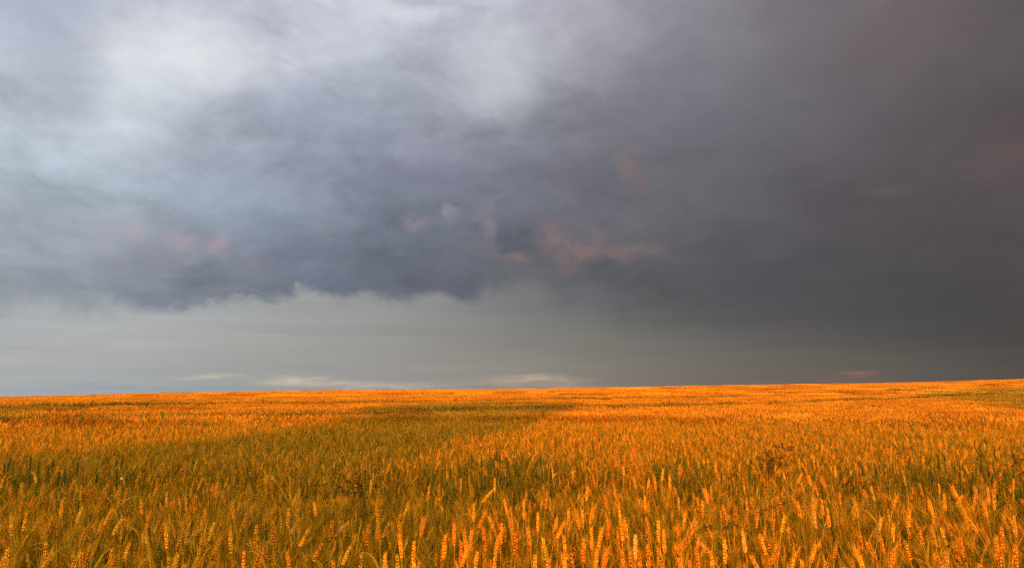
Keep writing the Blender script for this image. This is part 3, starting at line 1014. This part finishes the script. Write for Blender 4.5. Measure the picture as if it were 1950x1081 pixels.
GREEN = [(899,864,-2,'g'),(917,861,0,'g'),(932,864,4,'g'),(939,868,14,'g'),(943,869,20,'g'),(965,864,-4,'g'),(983,869,0,'g'),(992,857,0,'g'),(995,858,2,'g'),(1001,868,0,'g'),
         (1008,867,10,'g'),(1016,859,24,'g'),(1029,869,24,'k'),(1072,857,10,'g'),(872,879,-10,'g'),(836,887,16,'g'),(863,908,-4,'k'),(690,903,-10,'k'),(1305,866,0,'g'),(1320,868,-6,'g'),
         (1288,872,6,'g'),(1698,840,-24,'g'),(1783,860,-3,'k'),(1820,836,46,'g'),(1854,849,-24,'g'),(1863,847,-20,'g'),(1873,842,-3,'y'),(1880,845,8,'g'),(1893,847,2,'g'),
         (1896,857,10,'y'),(1922,848,-8,'g'),(1940,862,0,'g'),(75,903,10,'k')]
rng = random.Random(5)
target = 300 - len(GREEN)
while len(EARS) < target:
    y = 1072 - 195 * rng.random() ** 1.3
    x = rng.uniform(8, 1942)
    mind = 9 + (y - 880) * 0.09
    if any(abs(e[0] - x) < mind and abs(e[1] - y) < mind * 2.0 for e in EARS):
        continue
    EARS.append((x, y, rng.gauss(0, 9), rng.choices('oydr', (80, 6, 8, 10))[0]))

LAND = [('the dark arching grass', 1395, 1002), ('the whiskery bleached ear', 1547, 985), ('the tall pale bleached ear', 1676, 996), ('the short pale bleached ear', 1210, 1030),
        ('the bare black stem', 1030, 945), ('the tilted yellow ear', 937, 942), ('the clump of green ears', 960, 880), ('the dark rusty weed', 1500, 850),
        ('the low olive weed', 645, 870), ('the little white flower', 232, 913), ('the drooping brown ear', 480, 1040), ('the bright tilted yellow ear', 655, 1052),
        ('the fan of green ears', 1872, 868), ('the rusty dock', 1940, 835), ('the brown grass panicle', 1470, 965), ('the bent straw', 1215, 872)]
pend = []


def stalk(px, py, lean, cls, group):
    kind = 'whisker' if cls == 'w' else 'green' if cls in 'gk' and group.startswith('green') else 'ripe'
    L = min(LEANS, key=lambda q: abs(q - abs(lean)))
    stem_m, ear_m, leaf_m, tip = lib[kind, L, rng.randrange(3)]
    h = 0.87 + rng.uniform(-.015, .02) if kind != 'green' else 0.93
    x, y = on_canopy(px, py, h)
    sc = h / tip.z
    rot = (0.0 if lean >= 0 else math.pi) + rng.uniform(-.5, .5)
    bx, by = x - tip.x * sc * math.cos(rot), y - tip.x * sc * math.sin(rot)
    t = empty('wheat_stalk', (bx, by, float(ground_z(bx, by)) - 0.004), rot, sc)
    e = None
    for nm, me in (('stem', stem_m), ('ear', ear_m), ('leaf', leaf_m)):
        o = bpy.data.objects.new(nm, me)
        C.objects.link(o)
        o.parent = t
        if nm == 'ear' and cls != 'o':
            o.material_slots[0].link = 'OBJECT'
            o.material_slots[0].material = EARCLS[cls]
    lw = 'upright' if abs(lean) < 6 else 'tilted' if abs(lean) < 13 else 'leaning' if abs(lean) < 26 else 'steeply leaning'
    near = min(LAND, key=lambda q: math.hypot((q[1] - px), (q[2] - py - 12) * 1.6))
    dx, dy = px - near[1], py + 15 - near[2]
    rel = 'in front of' if dy > 22 and dy > abs(dx) * .25 else 'behind' if dy < -22 and -dy > abs(dx) * .25 else 'beside'
    pend.append([t, COLOUR[cls], lw, near[0], rel, math.hypot(dx, dy), px, py, group])


for e in EARS:
    stalk(*e, 'ripe wheat ears standing above the crop')
for e in GREEN:
    stalk(*e, 'green ears standing in the near wheel track')
ORD = ['nearest', 'second nearest', 'third nearest', 'fourth nearest', 'fifth nearest', 'sixth nearest', 'seventh nearest', 'eighth nearest', 'ninth nearest', 'tenth nearest',
       'eleventh nearest', 'twelfth nearest', 'thirteenth nearest', 'fourteenth nearest', 'fifteenth nearest', 'sixteenth nearest', 'seventeenth nearest', 'eighteenth nearest']
fam = {}
for p in pend:
    fam.setdefault((p[1], p[2], p[3], p[4]), []).append(p)
for (col, lw, near, rel), g in fam.items():
    g.sort(key=lambda p: p[5])
    for i, p in enumerate(g):
        lab = '%s %s wheat ear %s %s' % (lw, col, rel, near)
        if len(g) > 1:
            lab += ', ' + ORD[i]
        tag(p[0], lab, 'wheat', p[8])


# ---- weeds, grasses and loose straws that stand out of the crop
def weed(name, px, py, h, spread, n, seed, mats, label, group=None, stems=3, bend=1.0, small=False, hh=0.86):
    r_ = random.Random(seed)
    x, y = on_canopy(px, py, hh)
    t = empty(name, (x, y, float(ground_z(x, y)) - 0.01), r_.uniform(0, 6.28))
    st, hd, lf = MB(), MB(), MB()
    for k in range(stems):
        a = r_.uniform(0, 6.28)
        pts_ = [Vector((r_.gauss(0, .02), r_.gauss(0, .02), 0))]
        d = Vector((math.cos(a) * spread * .35 / h, math.sin(a) * spread * .35 / h, 1)).normalized()
        hk = h * r_.uniform(0.82, 1.0)
        for i in range(8):
            d = (d + Vector((r_.gauss(0, .06), r_.gauss(0, .06), 0)) * bend).normalized()
            pts_.append(pts_[-1] + d * hk / 8)
        w = 0.0040 if not small else 0.010
        st.tube(pts_, [w * (1 - 0.09 * i) for i in range(9)], 5, 0, r_.uniform(.2, .8))
        for j in range(n):
            p, d0 = along(pts_, r_.uniform(0.55, 1.0))
            b = r_.uniform(0, 6.28)
            dd = (d0 * r_.uniform(.1, .9) + Vector((math.cos(b), math.sin(b), r_.uniform(-.3, .4)))).normalized()
            bl = spread * r_.uniform(0.2, 0.55)
            bp = [p]
            for i in range(5):
                dd = (dd + Vector((r_.gauss(0, .18), r_.gauss(0, .18), r_.gauss(-0.06, .14))) * bend).normalized()
                bp.append(bp[-1] + dd * bl / 5)
            st.tube(bp, [w * .6 * (1 - .12 * i) for i in range(6)], 4, 0, r_.uniform(.1, .9))
            for i in range(8):
                q, qd = along(bp, r_.uniform(.35, 1.0))
                o_ = Vector((r_.gauss(0, .6), r_.gauss(0, .6), r_.gauss(0, .6)))
                qd2 = (qd + o_).normalized()
                ll = r_.uniform(.012, .030) * (1 if not small else 2.0)
                hd.tube([q, q + qd2 * ll * .4, q + qd2 * ll], [.0014 if not small else .006, .0034 if not small else .014, .0003], 4, 0, r_.uniform(0, 1))
        for j in range(3):
            build_leaf(lf, pts_, r_.uniform(.3, .85), r_, spread * r_.uniform(.5, .9), .006 if not small else .016, 0, 6, 1.2)
    st.obj('stem', [mats[0]], t)
    hd.obj('foliage', [mats[1]], t)  # small dry seed heads along the twigs
    lf.obj('leaf', [mats[2]], t)
    tag(t, label, 'weed', group)
    return t


weed('weed_plant', 1502, 860, .94, .17, 30, 3, (M_WEED, M_WEED, M_WEED), 'dark rusty branching weed standing above the orange wheat', None, 4, 1.3)
weed('weed_plant', 645, 892, 0.93, .24, 14, 4, (M_WEEDG, M_WEED, M_WEEDG), 'low olive weed with crooked twigs at the edge of the shadow', None, 4, 1.5)
weed('weed_plant', 1938, 868, .96, .20, 16, 6, (M_WEED, M_WEED, M_WEED), 'rusty dock at the edge of the field beside the fan of green ears', None, 3, 1.2)
DIST = [(689, 748, 'on the skyline above the cream cloud streak'), (172, 757, 'on the skyline over the pale blue gap of sky'), (735, 757, 'small and close under the skyline'),
        (787, 759, 'below the skyline, half as far as its neighbours'), (795, 757, 'twin of a weed right next to it'), (864, 766, 'at the far end of the shadow band, thinnest'),
        (922, 767, 'at the far end of the shadow band, bushiest'), (905, 757, 'between the shadow band and the skyline'), (503, 769, 'alone in the sunlit strip before the shadow'),
        (168, 773, 'beyond the far wheel track, alone'), (90, 790, 'above the far wheel track where it darkens'), (45, 815, 'in front of the far wheel tracks, in sun'),
        (1365, 750, 'in the sunlit far field under the dark cloud'), (1500, 790, 'behind the dark rusty weed, half hidden'), (1622, 745, 'below the pink cloud streak'), (960, 752, 'under the second cream cloud streak')]
for k, (px, py, lab) in enumerate(DIST):
    far = py < 775
    weed('weed_plant', px, py, .99 if far else .97, .18, 7 if far else 8, 40 + k, (M_WEED, M_WEED, M_WEEDG), 'dark weed tuft ' + lab, 'dark weeds scattered over the far field', 2, 1.0, far, .80)


def path_tube(mb, pix, h, w0, w1, n, mat, tone, dist_jit=0.0):
    """a stem through pixels of the photograph, all in the upright plane that faces the camera at the depth of the first"""
    x0, y0 = on_canopy(*pix[0], h)
    out = []
    for q in pix:
        dx, dy, dz = pix_dir(*q)
        s = y0 / dy
        out.append(Vector((dx * s, y0, EYE + dz * s)))
    return x0, y0, out


def grass(name, base, pix, h, w, mats, label, cat, spike=0.0, n=10, seed=1, drop=True, head='panicle'):
    r_ = random.Random(seed)
    x0, y0, p = path_tube(None, pix, h, 0, 0, 0, 0, 0)
    gz = float(ground_z(x0, y0))
    foot = Vector((p[0].x + base, y0 + .02, gz))
    t = empty(name, foot)
    st, hd = MB(), MB()
    loc = [Vector((0, 0, 0))] + [(p[0] - foot) * f for f in (.35, .7)] + [q - foot for q in p]
    for i in range(1, len(loc) - 1):
        loc[i] = loc[i] + Vector((0, r_.gauss(0, .006), 0))
    st.tube(loc, [w * (1 - .75 * i / (len(loc) - 1)) for i in range(len(loc))], 5, 0, .4)
    st.obj('stem', [mats[0]], t)
    if spike:
        for i in range(n):
            q, d = along(loc[3:], min(1, .1 + .9 * i / (n - 1)))
            d2 = (d + Vector((r_.gauss(0, .35), r_.gauss(0, .3), r_.gauss(-.25, .25)))).normalized()
            l = spike * r_.uniform(.7, 1.2)
            hd.tube([q, q + d2 * l * .4, q + d2 * l], [.0006, .0019, .0003], 5, 0, r_.random())
        hd.obj(head, [mats[1]], t)
    tag(t, label, cat)
    return t


grass('grass_stalk', .03, [(1317, 1017), (1330, 1008), (1345, 1001), (1362, 1003), (1380, 1005)], .86, .0016, (M_GLEAF, M_WEEDG), 'dark green grass arching over a gap in the ears, first of two arches', 'grass', .020, 14, 2)
grass('grass_stalk', .02, [(1372, 1012), (1380, 1003), (1390, 996), (1404, 998), (1416, 1008)], .86, .0016, (M_GLEAF, M_WEEDG), 'dark arching grass beside a whiskery tuft, second of two arches', 'grass', .022, 14, 3)
grass('grass_stalk', -.02, [(1425, 985), (1440, 976), (1455, 969), (1475, 962), (1490, 958)], .88, .0013, (M_WEED, M_WEED), 'brown grass panicle slanting across the orange ears', 'grass', .024, 12, 4)
grass('bare_stem', -.01, [(1024, 972), (1028, 950), (1031, 938), (1032, 924)], .84, .0026, (M_EAR_DARK, M_EAR_DARK), 'bare black stem standing up beside an orange ear', 'stem')
grass('bent_straw', .02, [(1186, 890), (1200, 885), (1218, 877), (1230, 866), (1236, 856)], .86, .0024, (M_EAR_DULL, M_EAR_DULL), 'bent pale straw poking diagonally out of the wheat', 'straw')
grass('bent_straw', -.02, [(1122, 868), (1117, 862), (1113, 858)], .86, .0024, (M_EAR_PALE, M_EAR_PALE), 'short pale straw tilted above the crop beside the bent straw', 'straw')
grass('bent_straw', .04, [(330, 1008), (338, 1000)], .84, .0015, (M_EAR_DULL, M_EAR_DULL), 'thin straw among dull ears in the shaded part of the crop', 'straw')
grass('hooked_stem', .0, [(235, 1078), (236, 1066), (234, 1057), (231, 1054), (228, 1056)], .84, .0022, (M_EAR_DARK, M_EAR_DARK), 'thin dark hooked stem bare at its tip, in the shaded front of the crop', 'stem')

# a small pale flower among the shaded ears
x, y = on_canopy(232, 914, .86)
fl = empty('wild_flower', (x, y, float(ground_z(x, y))))
m = MB()
m.tube([(0, 0, 0), (.004, 0, .45), (0, .003, .862)], [.0016, .0014, .001], 5, 0, .4)
m.obj('stem', [M_GLEAF], fl)
m = MB()
for k in range(6):
    a = k * math.pi / 3
    u = Vector((math.cos(a), -.35, math.sin(a) * .8)).normalized()
    q = Vector((0, -.003, .868))
    s_ = Vector((-math.sin(a), 0, math.cos(a)))
    m.quad(q, q + u * .005 - s_ * .003, q + u * .008, q + u * .005 + s_ * .003, 0, .5)
m.obj('petal', [M_PETAL], fl)
m = MB()
m.tube([(0, -.002, .868), (0, -.006, .868), (0, -.008, .868)], [.003, .003, .0005], 6, 0, .5)
m.obj('flower_centre', [M_EAR_YEL], fl)
tag(fl, 'little white flower among shaded wheat ears', 'flower')


# ------------------------------------------------------------------ trees and hedge behind the camera: their shadows cross the field
def leafy(mb, centre, rad, n, size, r_):
    for _ in range(n):
        while True:
            q = Vector((r_.uniform(-1, 1), r_.uniform(-1, 1), r_.uniform(-1, 1)))
            if 0.15 < q.length < 1 and q.length > r_.random() * .9:
                break
        p = Vector(centre) + Vector((q.x * rad[0], q.y * rad[1], q.z * rad[2]))
        u = Vector((r_.gauss(0, 1), r_.gauss(0, 1), r_.gauss(0, 1))).normalized()
        w = u.cross(Vector((r_.gauss(0, 1), r_.gauss(0, 1), r_.gauss(0, 1)))).normalized()
        s_ = size * r_.uniform(.7, 1.3)
        mb.quad(p - u * s_, p - w * s_ * .45, p + u * s_, p + w * s_ * .45, 0, r_.random())


def st_xy(s_, t_):
    return LDIR[0] * s_ + TDIR[0] * t_, LDIR[1] * s_ + TDIR[1] * t_


def tree(t0, s0, blobs, trunk_h, label, seed, dens=800):
    """blobs: (t, height, half width, half height)"""
    r_ = random.Random(seed)
    x, y = st_xy(s0, t0)
    gz = float(ground_z(x, y))
    root = empty('broadleaf_tree', (x, y, gz - .05))
    tr, cr = MB(), MB()
    tr.tube([(0, 0, -.1), (.03, 0, trunk_h * .5), (0, .05, trunk_h)], [.15, .11, .08], 10, 0, .5)
    for (bt, bh, bw, bz) in blobs:
        c = Vector((TDIR[0] * (bt - t0), TDIR[1] * (bt - t0), bh))
        tr.tube([(0, .05, trunk_h * .9), tuple(c * .5 + Vector((0, 0, trunk_h * .5))), tuple(c)], [.07, .05, .02], 6, 0, .5)
        leafy(cr, c, (bw, min(bw, 1.3), bz), int(dens * bw * bz / .35), .075, r_)
    tr.obj('trunk', [M_BARK], root)
    cr.obj('crown', [M_TREELEAF], root, smooth_=False)
    tag(root, label, 'tree', 'trees behind the photographer')


tree(-3.6, -12, [(-3.6, 2.74, 1.75, .34), (-3.45, 3.2, 1.85, .6), (-3.8, 3.8, 2.4, .55), (-4.7, 4.3, 3.3, .48), (-5.0, 4.75, 3.0, .4), (-6.8, 4.35, 1.3, .35), (-2.9, 4.65, 1.2, .48)], 2.4, 'small flat-topped tree in the hedge whose shadow crosses the middle of the field', 1, 620)
tree(-17.5, -12, [(-13.6, 3.4, .9, .26), (-15.5, 3.85, 1.4, .33), (-17.3, 4.3, 1.7, .42), (-18.9, 4.8, 1.1, .28)], 3.6, 'slender tree with a shallow crown casting the far thin shadow', 2)
tree(20.0, -12, [(10.8, 3.7, 1.7, 1.0), (13.6, 4.6, 2.1, 1.3), (16.6, 5.5, 2.3, 1.5), (19.8, 6.5, 2.4, 1.7), (23.4, 7.1, 2.6, 1.7), (27.3, 7.2, 3.0, 1.65), (20.5, 4.4, 3.5, 1.5), (26.0, 5.2, 3.2, 1.5)], 4.0, 'broad sloping tree casting the olive shadow at the far edge of the field', 3)
r_ = random.Random(9)
hx, hy = st_xy(-12, -6)
hedge = empty('hedge', (hx, hy, float(ground_z(hx, hy))))
fo, br = MB(), MB()
for t_ in np.arange(-16, -0.9, .5):
    top = 2.58 + .10 * math.sin(t_ * 2.1) + (.06 if t_ > -2.6 else 0)
    c = Vector((TDIR[0] * (t_ + 6), TDIR[1] * (t_ + 6), top / 2))
    leafy(fo, c, (.5, .6, top / 2), 1300, .06, r_)
    br.tube([(c.x, c.y, -.1), (c.x + .1, c.y, top * .45), (c.x - .05, c.y + .1, top * .9)], [.04, .03, .008], 5, 0, .5)
fo.obj('foliage', [M_TREELEAF], hedge, smooth_=False)
br.obj('stem', [M_BARK], hedge)
tag(hedge, 'clipped hedge behind the photographer shading the near corner of the crop', 'hedge')
